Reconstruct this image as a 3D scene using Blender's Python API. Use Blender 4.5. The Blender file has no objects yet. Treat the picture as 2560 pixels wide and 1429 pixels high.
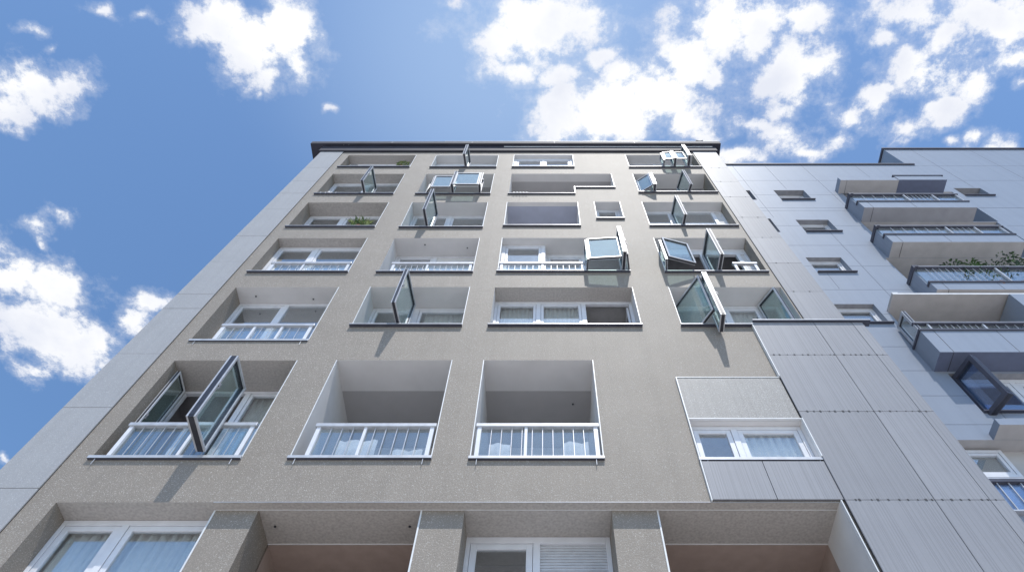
import bpy, math, random
from mathutils import Vector
random.seed(7)
R = math.radians
scene = bpy.context.scene
COL = scene.collection

# ------------------------------------------------------------------ materials
def nodes_of(name):
    m = bpy.data.materials.new(name); m.use_nodes = True
    nt = m.node_tree
    return m, nt, nt.nodes['Principled BSDF']

def plain(name, col, rough=.5, metal=0., spec=.5, noise=.06, scale=6., bump=0., bscale=40.):
    m, nt, b = nodes_of(name)
    b.inputs['Roughness'].default_value = rough
    b.inputs['Metallic'].default_value = metal
    b.inputs['Specular IOR Level'].default_value = spec
    tc = nt.nodes.new('ShaderNodeTexCoord')
    n = nt.nodes.new('ShaderNodeTexNoise'); n.inputs['Scale'].default_value = scale; n.inputs['Detail'].default_value = 6
    nt.links.new(tc.outputs['Object'], n.inputs['Vector'])
    r = nt.nodes.new('ShaderNodeValToRGB')
    lo = [c*(1-noise*2) for c in col]; hi = [min(1, c*(1+noise*2)) for c in col]
    r.color_ramp.elements[0].position = .3; r.color_ramp.elements[1].position = .7
    r.color_ramp.elements[0].color = (*lo, 1); r.color_ramp.elements[1].color = (*hi, 1)
    nt.links.new(n.outputs['Fac'], r.inputs['Fac']); nt.links.new(r.outputs['Color'], b.inputs['Base Color'])
    if bump:
        n2 = nt.nodes.new('ShaderNodeTexNoise'); n2.inputs['Scale'].default_value = bscale; n2.inputs['Detail'].default_value = 3
        nt.links.new(tc.outputs['Object'], n2.inputs['Vector'])
        bp = nt.nodes.new('ShaderNodeBump'); bp.inputs['Strength'].default_value = bump; bp.inputs['Distance'].default_value = .01
        nt.links.new(n2.outputs['Fac'], bp.inputs['Height']); nt.links.new(bp.outputs['Normal'], b.inputs['Normal'])
    return m

def flecked(name, dark, light, glint, fscale=26., famount=.30, rough=.45, bump=.6, streak=0., sscale=9., spec=.5, sdetail=5):
    """Mineral render / coated panel: mottled body colour, sunlit-facet glints painted as worm-like flecks, real relief, optional vertical streaks."""
    m, nt, b = nodes_of(name)
    L = nt.links.new
    b.inputs['Roughness'].default_value = rough; b.inputs['Specular IOR Level'].default_value = spec
    tc = nt.nodes.new('ShaderNodeTexCoord')
    n = nt.nodes.new('ShaderNodeTexNoise'); n.inputs['Scale'].default_value = 1.1; n.inputs['Detail'].default_value = 8; n.inputs['Roughness'].default_value = .7
    L(tc.outputs['Object'], n.inputs['Vector'])
    r = nt.nodes.new('ShaderNodeValToRGB')
    r.color_ramp.elements[0].position = .3; r.color_ramp.elements[1].position = .7
    r.color_ramp.elements[0].color = (*dark, 1); r.color_ramp.elements[1].color = (*light, 1)
    L(n.outputs['Fac'], r.inputs['Fac'])
    col = r.outputs['Color']
    if streak:
        mp = nt.nodes.new('ShaderNodeMapping'); mp.inputs['Scale'].default_value = (sscale, sscale, .008)
        L(tc.outputs['Object'], mp.inputs['Vector'])
        s = nt.nodes.new('ShaderNodeTexNoise'); s.inputs['Scale'].default_value = 1.; s.inputs['Detail'].default_value = sdetail; s.inputs['Roughness'].default_value = .75
        L(mp.outputs['Vector'], s.inputs['Vector'])
        sr = nt.nodes.new('ShaderNodeValToRGB')
        sr.color_ramp.elements[0].position = .40; sr.color_ramp.elements[0].color = (1-streak,)*3 + (1,)
        sr.color_ramp.elements[1].position = .52; sr.color_ramp.elements[1].color = (1, 1, 1, 1)
        L(s.outputs['Fac'], sr.inputs['Fac'])
        mx = nt.nodes.new('ShaderNodeMix'); mx.data_type = 'RGBA'; mx.blend_type = 'MULTIPLY'; mx.inputs['Factor'].default_value = 1
        L(col, mx.inputs['A']); L(sr.outputs['Color'], mx.inputs['B']); col = mx.outputs['Result']
    # glints of sunlit facets, painted into the colour: ridges of a warped noise, gated by another noise so they come as short worms
    w = nt.nodes.new('ShaderNodeTexNoise'); w.inputs['Scale'].default_value = fscale; w.inputs['Detail'].default_value = 1.5
    L(tc.outputs['Object'], w.inputs['Vector'])
    f = nt.nodes.new('ShaderNodeValToRGB')
    for p, c in ((.47, 0), (.50, 1), (.53, 0)):
        e = f.color_ramp.elements.new(p); e.color = (c, c, c, 1)
    f.color_ramp.elements[0].color = (0, 0, 0, 1); f.color_ramp.elements[-1].color = (0, 0, 0, 1)
    L(w.outputs['Fac'], f.inputs['Fac'])
    g = nt.nodes.new('ShaderNodeTexNoise'); g.inputs['Scale'].default_value = fscale*1.3; g.inputs['Detail'].default_value = 1
    mp2 = nt.nodes.new('ShaderNodeMapping'); mp2.inputs['Location'].default_value = (13, 7, 3)
    L(tc.outputs['Object'], mp2.inputs['Vector']); L(mp2.outputs['Vector'], g.inputs['Vector'])
    gr = nt.nodes.new('ShaderNodeMapRange'); gr.inputs['From Min'].default_value = .50; gr.inputs['From Max'].default_value = .58
    L(g.outputs['Fac'], gr.inputs['Value'])
    mu = nt.nodes.new('ShaderNodeMath'); mu.operation = 'MULTIPLY'; L(f.outputs['Color'], mu.inputs[0]); L(gr.outputs['Result'], mu.inputs[1])
    mu2 = nt.nodes.new('ShaderNodeMath'); mu2.operation = 'MULTIPLY'; mu2.inputs[1].default_value = famount; L(mu.outputs[0], mu2.inputs[0])
    mx2 = nt.nodes.new('ShaderNodeMix'); mx2.data_type = 'RGBA'; mx2.inputs['B'].default_value = (*glint, 1)
    L(mu2.outputs[0], mx2.inputs['Factor']); L(col, mx2.inputs['A'])
    L(mx2.outputs['Result'], b.inputs['Base Color'])
    ad = nt.nodes.new('ShaderNodeMath'); ad.operation = 'MULTIPLY_ADD'; ad.inputs[1].default_value = .6
    L(mu.outputs[0], ad.inputs[0]); L(w.outputs['Fac'], ad.inputs[2])
    bp = nt.nodes.new('ShaderNodeBump'); bp.inputs['Strength'].default_value = bump; bp.inputs['Distance'].default_value = .012
    L(ad.outputs[0], bp.inputs['Height']); L(bp.outputs['Normal'], b.inputs['Normal'])
    return m

def glass_mat(name, tint, base_refl, dust=.08, rough=.0, wob=.02):
    m = bpy.data.materials.new(name); m.use_nodes = True
    nt = m.node_tree; nt.nodes.clear(); L = nt.links.new
    out = nt.nodes.new('ShaderNodeOutputMaterial')
    tr = nt.nodes.new('ShaderNodeBsdfTransparent'); tr.inputs['Color'].default_value = (*tint, 1)
    gl = nt.nodes.new('ShaderNodeBsdfGlossy'); gl.inputs['Roughness'].default_value = rough; gl.inputs['Color'].default_value = (.95, .97, 1, 1)
    fr = nt.nodes.new('ShaderNodeLayerWeight'); fr.inputs['Blend'].default_value = .5
    pw = nt.nodes.new('ShaderNodeMath'); pw.operation = 'POWER'; pw.inputs[1].default_value = 3.2; L(fr.outputs['Facing'], pw.inputs[0])
    ma = nt.nodes.new('ShaderNodeMath'); ma.operation = 'MULTIPLY_ADD'; ma.inputs[1].default_value = .8; ma.inputs[2].default_value = base_refl; ma.use_clamp = True
    L(pw.outputs[0], ma.inputs[0])
    tc = nt.nodes.new('ShaderNodeTexCoord'); n = nt.nodes.new('ShaderNodeTexNoise'); n.inputs['Scale'].default_value = .9
    L(tc.outputs['Object'], n.inputs['Vector'])
    bp = nt.nodes.new('ShaderNodeBump'); bp.inputs['Strength'].default_value = wob; bp.inputs['Distance'].default_value = .1
    L(n.outputs['Fac'], bp.inputs['Height']); L(bp.outputs['Normal'], gl.inputs['Normal'])
    mx = nt.nodes.new('ShaderNodeMixShader')
    L(ma.outputs[0], mx.inputs['Fac']); L(tr.outputs[0], mx.inputs[1]); L(gl.outputs[0], mx.inputs[2])
    # thin film of dust on the pane
    df = nt.nodes.new('ShaderNodeBsdfDiffuse'); df.inputs['Color'].default_value = (.62, .66, .66, 1)
    tl = nt.nodes.new('ShaderNodeBsdfTranslucent'); tl.inputs['Color'].default_value = (.62, .66, .66, 1)
    dm = nt.nodes.new('ShaderNodeMixShader'); L(df.outputs[0], dm.inputs[1]); L(tl.outputs[0], dm.inputs[2])
    n2 = nt.nodes.new('ShaderNodeTexNoise'); n2.inputs['Scale'].default_value = 2.2; n2.inputs['Detail'].default_value = 6
    L(tc.outputs['Object'], n2.inputs['Vector'])
    mr = nt.nodes.new('ShaderNodeMapRange'); mr.inputs['From Min'].default_value = .3; mr.inputs['From Max'].default_value = .7
    mr.inputs['To Min'].default_value = dust*.6; mr.inputs['To Max'].default_value = dust*1.4
    L(n2.outputs['Fac'], mr.inputs['Value'])
    m2 = nt.nodes.new('ShaderNodeMixShader'); L(mr.outputs['Result'], m2.inputs['Fac']); L(mx.outputs[0], m2.inputs[1]); L(dm.outputs[0], m2.inputs[2])
    L(m2.outputs[0], out.inputs['Surface'])
    return m

M = {}
M['render'] = flecked('taupe_mineral_render', (.219, .190, .161), (.257, .224, .191), (.80, .76, .70), 38., .62, .62, .40, .05, 5, spec=.30)
M['render_panel'] = flecked('render_panel', (.235, .225, .215), (.275, .265, .255), (.80, .78, .76), 34., .8, .56, .3, .14, 26, spec=.38)
M['reveal'] = plain('smooth_reveal_render', (.62, .60, .59), .75, noise=.02, scale=2.5, bump=.12, bscale=70)
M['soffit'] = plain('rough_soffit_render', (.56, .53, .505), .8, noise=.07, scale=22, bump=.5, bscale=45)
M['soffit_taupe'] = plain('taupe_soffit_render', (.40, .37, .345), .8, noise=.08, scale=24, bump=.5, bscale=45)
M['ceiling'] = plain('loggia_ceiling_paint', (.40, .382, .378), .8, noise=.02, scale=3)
M['ceiling_blue'] = plain('slate_blue_ceiling', (.37, .39, .48), .7, noise=.03, scale=3)
M['ceiling_red'] = plain('red_brown_ceiling', (.36, .275, .235), .8, noise=.04, scale=5)
M['clad_left'] = flecked('grey_coated_panel', (.300, .295, .298), (.330, .325, .328), (.70, .70, .70), 40., .55, .5, .16, .04, 14)
for i, kf in enumerate((1., .95, 1.05)):
    M['clad' + ('', '_b', '_c')[i]] = flecked('silver_grey_ribbed_panel', tuple(c*kf for c in (.248, .249, .267)), tuple(c*kf for c in (.268, .269, .287)), (.42, .42, .45), 45., .12, .52, .08, .16, 44, spec=.26, sdetail=1.5)
    M['blue' + ('', '_b', '_c')[i]] = flecked('blue_grey_smooth_panel', tuple(c*kf for c in (.236, .268, .328)), tuple(c*kf for c in (.252, .284, .344)), (.36, .39, .45), 30., .05, .46, .03, .05, 4, spec=.28)
M['clad_back'] = plain('dark_panel_backing', (.05, .05, .055), .8)
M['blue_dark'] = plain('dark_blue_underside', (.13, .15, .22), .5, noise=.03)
M['beige'] = plain('beige_ceiling', (.45, .43, .42), .8, noise=.04, scale=3)
M['eaves'] = plain('dark_eaves_sheet', (.030, .031, .045), .7, .0, .25, noise=.1, scale=3)
M['joint'] = plain('grey_joint_seal', (.10, .11, .14), .8)
M['slate'] = plain('slate_sheet_metal', (.060, .062, .085), .5, .1, noise=.08, scale=4)
M['char'] = plain('charcoal_aluminium', (.032, .033, .043), .38, .2, noise=.12, scale=9)
M['alu'] = plain('pale_aluminium', (.47, .475, .50), .42, .3, noise=.06, scale=8)
M['white'] = plain('white_frame_plastic', (.66, .66, .69), .35, noise=.03, scale=5)
M['trim'] = plain('bright_edge_trim', (.64, .64, .64), .45, noise=.04)
M['shutter'] = plain('grey_white_shutter', (.60, .60, .62), .5, noise=.03)
M['room'] = plain('dim_room_paint', (.45, .435, .43), .9, noise=.05)
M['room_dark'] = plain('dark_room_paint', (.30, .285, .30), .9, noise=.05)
M['curtain'] = plain('white_sheer_cloth', (.88, .83, .76), .9, noise=.03, scale=8)
M['cloth'] = plain('grey_white_cotton', (.42, .41, .42), .9, noise=.05, scale=8)
M['reveal_grey'] = plain('grey_window_head', (.27, .27, .285), .8)
M['under_grey'] = plain('grey_balcony_underside', (.34, .336, .355), .75, noise=.04, scale=3)
M['leaf'] = plain('leaf_green', (.055, .12, .030), .5, noise=.3, scale=14)
M['leaf_pale'] = plain('leaf_yellow_green', (.24, .29, .11), .5, noise=.25, scale=14)
M['leaf_dark'] = plain('leaf_dark_green', (.022, .05, .024), .5, noise=.3, scale=14)
M['pot'] = plain('clay_pot', (.25, .12, .07), .8, noise=.1)
M['fan'] = plain('dull_grey_plastic', (.16, .16, .17), .5, noise=.08)
M['lamp'] = plain('cream_enamel', (.62, .58, .52), .4, noise=.04)
M['ground'] = plain('pale_paving', (.56, .535, .505), .85, noise=.06, scale=.6, bump=.3, bscale=8)
M['roofing'] = plain('roof_gravel', (.22, .22, .22), .9, noise=.1)
M['glass'] = glass_mat('window_glass', (.92, .94, .94), .18, .04)
M['sash_glass'] = glass_mat('balcony_glass', (.82, .94, .92), .12, .07)
M['rail_glass'] = glass_mat('railing_glass', (.88, .94, .96), .16, .07)
M['blue_glass'] = glass_mat('painted_sky_glass', (.54, .67, .87), .16, .03)  # blue tint stands in for the sky reflected in these panes

# ------------------------------------------------------------------ mesh building
class MB:
    def __init__(s): s.v = []; s.f = []; s.mi = []; s.ms = []
    def m(s, name):
        if name not in s.ms: s.ms.append(name)
        return s.ms.index(name)
    def face(s, pts, mat):
        b = len(s.v); s.v += [tuple(p) for p in pts]; s.f.append(tuple(range(b, b+len(pts)))); s.mi.append(s.m(mat))
    def hexa(s, c, mat, bottom=None):
        """c: 8 corners, 0-3 the lower ring, 4-7 the upper ring."""
        b = len(s.v); s.v += [tuple(p) for p in c]; k = s.m(mat)
        for i, f in enumerate(((3, 2, 1, 0), (4, 5, 6, 7), (0, 1, 5, 4), (1, 2, 6, 5), (2, 3, 7, 6), (3, 0, 4, 7))):
            s.f.append(tuple(b+j for j in f)); s.mi.append(s.m(bottom) if (bottom and i == 0) else k)
    def box(s, x0, x1, y0, y1, z0, z1, mat, bottom=None):
        s.hexa(((x0, y0, z0), (x1, y0, z0), (x1, y1, z0), (x0, y1, z0), (x0, y0, z1), (x1, y0, z1), (x1, y1, z1), (x0, y1, z1)), mat, bottom)
    def obox(s, o, d, n, s0, s1, n0, n1, z0, z1, mat):
        """box along direction d (plan), n its normal (plan)."""
        P = lambda a, b, z: (o[0]+d[0]*a+n[0]*b, o[1]+d[1]*a+n[1]*b, z)
        s.hexa((P(s0, n0, z0), P(s1, n0, z0), P(s1, n1, z0), P(s0, n1, z0), P(s0, n0, z1), P(s1, n0, z1), P(s1, n1, z1), P(s0, n1, z1)), mat)
    def tube(s, pts, r, mat, k=8):
        pts = [Vector(p) for p in pts]; rings = []
        for i, p in enumerate(pts):
            t = (pts[min(i+1, len(pts)-1)]-pts[max(i-1, 0)]).normalized()
            a = t.cross(Vector((0, 0, 1)))
            if a.length < 1e-3: a = Vector((1, 0, 0))
            a.normalize(); c = t.cross(a)
            rr = r[i] if isinstance(r, (list, tuple)) else r
            b = len(s.v); s.v += [tuple(p+a*math.cos(2*math.pi*j/k)*rr+c*math.sin(2*math.pi*j/k)*rr) for j in range(k)]; rings.append(b)
        mi = s.m(mat)
        for a, b in zip(rings, rings[1:]):
            for j in range(k):
                s.f.append((a+j, a+(j+1) % k, b+(j+1) % k, b+j)); s.mi.append(mi)
        for a in (rings[0], rings[-1]):
            s.f.append(tuple(a+j for j in range(k))); s.mi.append(mi)
    def build(s, name, parent=None, smooth=False, bevel=0.):
        me = bpy.data.meshes.new(name); me.from_pydata(s.v, [], s.f)
        for n in s.ms: me.materials.append(M[n])
        me.polygons.foreach_set('material_index', s.mi)
        if smooth: me.polygons.foreach_set('use_smooth', [True]*len(s.f))
        me.update()
        o = bpy.data.objects.new(name, me); COL.objects.link(o)
        if bevel:
            bv = o.modifiers.new('edge', 'BEVEL'); bv.width = bevel; bv.segments = 2; bv.limit_method = 'ANGLE'; bv.harden_normals = False
        if parent is not None:
            o.parent = parent
            if parent.type == 'EMPTY': o.location = -parent.location
        return o

def thing(name, loc, label, cat, group=None):
    o = bpy.data.objects.new(name, None); COL.objects.link(o); o.location = loc; o.empty_display_size = .3
    o['label'] = label; o['category'] = cat
    if group: o['group'] = group
    return o
def tag(o, label=None, cat=None, group=None, kind=None):
    for k, v in (('label', label), ('category', cat), ('group', group), ('kind', kind)):
        if v: o[k] = v
    return o

def holed_wall(mb, x0, x1, z0, z1, y, holes, mat):
    """one flat wall plane with rectangular holes (x0,x1,z0,z1)."""
    xs = sorted({x0, x1, *[h[0] for h in holes], *[h[1] for h in holes]}); xs = [x for x in xs if x0 <= x <= x1]
    zs = sorted({z0, z1, *[h[2] for h in holes], *[h[3] for h in holes]}); zs = [z for z in zs if z0 <= z <= z1]
    for a, b in zip(xs, xs[1:]):
        run = None
        for c, d in zip(zs, zs[1:]):
            mx, mz = (a+b)/2, (c+d)/2
            hole = any(h[0] < mx < h[1] and h[2] < mz < h[3] for h in holes)
            if hole:
                if run: mb.face(((a, y, run[0]), (b, y, run[0]), (b, y, run[1]), (a, y, run[1])), mat); run = None
            else: run = (run[0], d) if run else (c, d)
        if run: mb.face(((a, y, run[0]), (b, y, run[0]), (b, y, run[1]), (a, y, run[1])), mat)

def reveal(mb, x0, x1, z0, z1, y0, y1, side='reveal', top='soffit', skip=''):
    if 'l' not in skip: mb.face(((x0, y0, z0), (x0, y1, z0), (x0, y1, z1), (x0, y0, z1)), side)
    if 'r' not in skip: mb.face(((x1, y1, z0), (x1, y0, z0), (x1, y0, z1), (x1, y1, z1)), side)
    if 't' not in skip: mb.face(((x0, y0, z1), (x0, y1, z1), (x1, y1, z1), (x1, y0, z1)), top)
    if 'b' not in skip: mb.face(((x0, y1, z0), (x0, y0, z0), (x1, y0, z0), (x1, y1, z0)), side)

def room(parent, x0, x1, z0, z1, y0, y1, mat='room', name='room_interior', ceil=None):
    b = MB()
    reveal(b, x0, x1, z0, z1, y0, y1, mat, ceil or mat)
    b.face(((x0, y1, z0), (x1, y1, z0), (x1, y1, z1), (x0, y1, z1)), mat)
    return b.build(name, parent)

def frame_bars(mb, x0, x1, z0, z1, y0, y1, w, mat, top=None):
    t = top or w
    mb.box(x0, x0+w, y0, y1, z0, z1, mat); mb.box(x1-w, x1, y0, y1, z0, z1, mat)
    mb.box(x0+w, x1-w, y0, y1, z1-t, z1, mat); mb.box(x0+w, x1-w, y0, y1, z0, z0+w, mat)

def window(parent, x0, x1, z0, z1, y, mull, bays, top=.07, fw=.07, glass='glass', sashw=.065):
    """fixed frame as the window's own mesh; every bay's pane, sash or shutter is a sub-part."""
    f = MB()
    frame_bars(f, x0, x1, z0, z1, y, y+.09, fw, 'white', top)
    xs = [x0+fw/2, *mull, x1-fw/2]
    for mx in mull: f.box(mx-.055, mx+.055, y-.002, y+.088, z0+fw, z1-top, 'white')
    wo = f.build('window', parent, bevel=.006)
    for i, kind in enumerate(bays):
        a = xs[i]+(.055 if i else fw/2); b = xs[i+1]-(.055 if i < len(mull) else fw/2)
        c, d = z0+fw, z1-top
        if kind in 'gs':
            s = MB(); frame_bars(s, a+.006, b-.006, c+.006, d-.006, y+.012, y+.078, sashw, 'white')
            s.build('casement', wo, bevel=.005)
            p = MB(); p.box(a+sashw, b-sashw, y+.04, y+.05, c+sashw, d-sashw, glass); p.build('pane', wo)
        elif kind == 'f':
            p = MB(); p.box(a-.004, b+.004, y+.04, y+.05, c-.004, d+.004, glass); p.build('pane', wo)
        elif kind == 'r':
            p = MB(); z = c-.01; 
            p.box(a-.004, b+.004, y+.052, y+.06, c, d, 'shutter')
            while z < d:
                p.hexa(((a-.004, y+.03, z), (b+.004, y+.03, z), (b+.004, y+.052, z+.004), (a-.004, y+.052, z+.004),
                        (a-.004, y+.044, z+.045), (b+.004, y+.044, z+.045), (b+.004, y+.052, z+.045), (a-.004, y+.052, z+.045)), 'shutter'); z += .052
            p.build('roller_shutter', wo)
        elif kind == 'p':
            p = MB(); p.box(a-.004, b+.004, y+.03, y+.06, c-.004, d+.004, 'reveal'); p.build('infill_panel', wo)
        elif kind == 'h':                                     # half lowered blind box over an open dark bay
            p = MB(); p.box(a-.004, b+.004, y+.03, y+.06, d-.85*(d-c)*.62, d+.004, 'reveal'); p.build('infill_panel', wo)
        elif kind == 'i':                                     # open bay, its casement swung into the room
            s = MB(); w = b-a
            s.box(b-.06, b-.01, y+.10, y+.16, c+.02, d-.02, 'white'); s.box(b-.05, b-.02, y+.16, y+w*.8, d-.09, d-.02, 'white')
            s.box(b-.05, b-.02, y+.16, y+w*.8, c+.02, c+.09, 'white'); s.box(b-.06, b-.01, y+w*.8, y+w*.8+.06, c+.02, d-.02, 'white')
            s.build('casement', wo)
            p = MB(); p.box(b-.04, b-.03, y+.16, y+w*.8, c+.09, d-.09, glass); p.build('pane', wo)
    return wo

def sill(parent, x0, x1, z, depth, style='dark', p=.06):
    b = MB()
    if style == 'dark':
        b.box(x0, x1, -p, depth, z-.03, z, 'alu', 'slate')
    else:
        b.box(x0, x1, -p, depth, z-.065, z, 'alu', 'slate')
        for x in (x0+.14, x1-.14): b.box(x-.006, x+.006, -p+.012, -p+.026, z-.20, z-.065, 'alu')
    return b.build('window_sill', parent, bevel=.004)

def bead(mb, x, z0, z1, right=True):
    mb.box(x-.004, x+.014, -.007, .004, z0, z1, 'trim')

def railing(parent, x0, x1, z0, z1, y, mid, step=.155, glassy=True, bar=True, th=.085):
    b = MB(); b.box(x0, x1, y-.05, y+.03, z1-th, z1, 'alu')
    ro = b.build('railing', parent, bevel=.008)
    q = MB()
    for x in (x0+.03, x1-.10): 
        p = MB(); p.box(x, x+.07, y-.025, y+.02, z0, z1-th, 'white'); p.build('post', ro)
    for x in mid:
        p = MB(); p.box(x-.025, x+.025, y-.025, y+.02, z0, z1-th, 'white'); p.build('post', ro)
    if bar:
        n = max(2, int((x1-x0-.2)/step))
        for i in range(1, n):
            x = x0+.1+(x1-x0-.2)*i/n
            if any(abs(x-k) < .06 for k in mid): continue
            p = MB(); p.box(x-.0055, x+.0055, y-.016, y-.004, z0, z1-th, 'alu'); p.build('baluster', ro)
    if glassy:
        p = MB(); p.box(x0+.1, x1-.1, y+.024, y+.032, z0+.03, z1-th-.01, 'rail_glass'); p.build('glass_panel', ro)
    return ro

def sash(parent, h, o, zb, zt, th=.085, bw=.04, glass='sash_glass', frame='alu', name='glazed_sash'):
    d = Vector((o[0]-h[0], o[1]-h[1])); w = d.length; d /= w; n = Vector((-d.y, d.x))
    b = MB(); k = th*.5; e = th*.20
    for s0, s1, z0, z1, hor in ((0, w, zb, zb+bw, 1), (0, w, zt-bw, zt, 1), (0, bw, zb+bw, zt-bw, 0), (w-bw, w, zb+bw, zt-bw, 0)):
        b.obox(h, d, n, s0, s1, -k, -k+e, z0, z1, frame); b.obox(h, d, n, s0, s1, k-e, k, z0, z1, frame)
        g = .003
        if hor: b.obox(h, d, n, s0+g, s1-g, -k+e, k-e, z0+(-g if z0 == zb else 0), z1+(0 if z0 == zb else g), 'char')
        else: b.obox(h, d, n, s0+(-g if s0 == 0 else 0), s1+(0 if s0 == 0 else g), -k+e, k-e, z0, z1, 'char')
    so = b.build(name, parent)
    if zt-zb > 1.1:
        hb = MB(); zm = (zb+zt)/2; hb.obox(h, d, n, w-bw+.008, w-.008, k, k+.03, zm-.03, zm+.03, 'fan'); hb.obox(h, d, n, w-bw+.012, w-.012, k+.03, k+.045, zm-.12, zm+.03, 'fan'); hb.build('handle', so)
    p = MB(); p.obox(h, d, n, bw-.004, w-bw+.004, -.005, .005, zb+bw-.004, zt-bw+.004, glass); p.build('pane', so)
    return so

def curtain(x0, x1, z0, z1, y, label, amp=.035, period=.16, mat='curtain'):
    b = MB(); n = int((x1-x0)/.02); th = .004
    mi = b.m(mat); prev = None; ph = random.random()*6
    for i in range(n+1):
        x = x0+(x1-x0)*i/n
        yy = y+amp*(math.sin(2*math.pi*x/period+ph)+.4*math.sin(2*math.pi*x/(period*.43)+ph*2))
        k = len(b.v); b.v += [(x, yy, z0), (x, yy, z1), (x, yy+th, z0), (x, yy+th, z1)]
        if prev is not None:
            for f in ((prev, k, k+1, prev+1), (prev+2, prev+3, k+3, k+2), (prev, prev+2, k+2, k), (prev+1, k+1, k+3, prev+3)):
                b.f.append(f); b.mi.append(mi)
        prev = k
    o = b.build('curtain', smooth=True)
    return tag(o, label, 'curtain', 'curtains hanging behind the windows')

BLOBS = [
(-0.747, 0.199, 0.075, 0.036, 1), (-0.688, 0.188, 0.037, 0.025, 0.8), (-0.789, 0.234, 0.042, 0.026, 0.7), (-0.738, 0.222, 0.041, 0.023, 0.7), 
(-0.714, 0.123, 0.02, 0.009, 0.26), (-0.701, 0.143, 0.016, 0.01, 0.25), (-0.617, 0.095, 0.021, 0.013, 0.36), (-0.55, 0.093, 0.029, 0.01, 0.32), 
(-0.453, 0.115, 0.047, 0.032, 1), (-0.416, 0.152, 0.053, 0.053, 1.1), (-0.356, 0.115, 0.036, 0.043, 1), (-0.356, 0.163, 0.034, 0.039, 0.85), (-0.407, 
0.194, 0.031, 0.028, 0.8), (-0.449, 0.158, 0.023, 0.012, 0.35), (-0.421, 0.219, 0.01, 0.011, 0.4), (-0.312, 0.238, 0.009, 0.007, 0.25), (-0.769, 
0.404, 0.023, 0.017, 0.42), (-0.817, 0.423, 0.03, 0.016, 0.45), (-0.811, 0.442, 0.014, 0.013, 0.36), (-0.893, 0.507, 0.073, 0.057, 1), (-0.824, 0.53, 
0.07, 0.054, 0.9), (-0.893, 0.592, 0.075, 0.057, 0.9), (-0.848, 0.641, 0.091, 0.064, 1), (-0.782, 0.633, 0.041, 0.054, 0.8), (-0.908, 0.692, 0.043, 
0.026, 0.6), (-0.664, 0.557, 0.037, 0.023, 0.55), (-0.708, 0.592, 0.031, 0.032, 0.6), (-1.041, 0.896, 0.019, 0.02, 0.45), (-0.012, 0.115, 0.092, 
0.051, 1.2), (-0.065, 0.133, 0.045, 0.038, 1), (0.049, 0.115, 0.048, 0.04, 1), (-0.035, 0.171, 0.052, 0.023, 0.7), (0.017, 0.185, 0.046, 0.02, 0.6), 
(0.079, 0.163, 0.023, 0.017, 0.6), (-0.121, 0.087, 0.022, 0.007, 0.4), (0.094, 0.24, 0.112, 0.048, 1.2), (0.023, 0.237, 0.053, 0.048, 1), (0.169, 
0.219, 0.064, 0.047, 1.1), (0.202, 0.26, 0.053, 0.037, 1), (0.204, 0.163, 0.048, 0.05, 1.05), (0.16, 0.185, 0.041, 0.023, 0.7), (0.115, 0.191, 0.028, 
0.022, 0.6), (0.244, 0.115, 0.066, 0.048, 0.84), (0.292, 0.105, 0.061, 0.036, 0.88), (0.342, 0.105, 0.061, 0.036, 0.84), (0.246, 0.18, 0.034, 0.028, 
0.53), (0.298, 0.141, 0.045, 0.044, 0.7), (0.344, 0.185, 0.069, 0.049, 0.88), (0.312, 0.199, 0.035, 0.035, 0.7), (0.389, 0.18, 0.035, 0.028, 0.62), 
(0.352, 0.234, 0.047, 0.023, 0.62), (0.314, 0.254, 0.033, 0.015, 0.53), (0.359, 0.272, 0.048, 0.028, 0.7), (0.397, 0.288, 0.037, 0.021, 0.62), 
(0.297, 0.3, 0.042, 0.016, 0.57), (0.435, 0.278, 0.024, 0.019, 0.48), (0.455, 0.248, 0.042, 0.018, 0.57), (0.486, 0.225, 0.035, 0.02, 0.57), (0.534, 
0.254, 0.035, 0.028, 0.66), (0.577, 0.237, 0.041, 0.02, 0.57), (0.499, 0.208, 0.023, 0.017, 0.44), (0.508, 0.105, 0.077, 0.028, 0.84), (0.476, 0.136, 
0.034, 0.022, 0.66), (0.548, 0.131, 0.045, 0.027, 0.66), (0.585, 0.105, 0.066, 0.031, 0.79), (0.649, 0.115, 0.039, 0.043, 0.79), (0.557, 0.185, 
0.057, 0.034, 0.75), (0.528, 0.163, 0.034, 0.022, 0.57), (0.614, 0.202, 0.034, 0.026, 0.57), (0.667, 0.169, 0.045, 0.027, 0.66), (0.693, 0.196, 
0.029, 0.017, 0.53), (0.656, 0.266, 0.018, 0.014, 0.44), (0.68, 0.285, 0.042, 0.013, 0.66), (0.611, 0.275, 0.018, 0.01, 0.35)
]
SKYTINT = (.82, .968, 1.04)
SKY_STRENGTH = .15
SUN_E = 3.1
CLOUD_HI, CLOUD_LO, CLOUD_V = (1., 1., 1.), (.74, .77, .86), 5.6
EXPOSURE = .38

# ================================================================== main building (facade on the plane y = 0)
house = thing('apartment_building', (-1, 0, 0), 'tall taupe rendered apartment block with pale grey edge panels and open glazed balconies', 'building')
L0, L1, R0, R1, TOP, ZG = -7.88, -8.78, 5.81, 6.73, 27.54, 9.20

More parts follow.
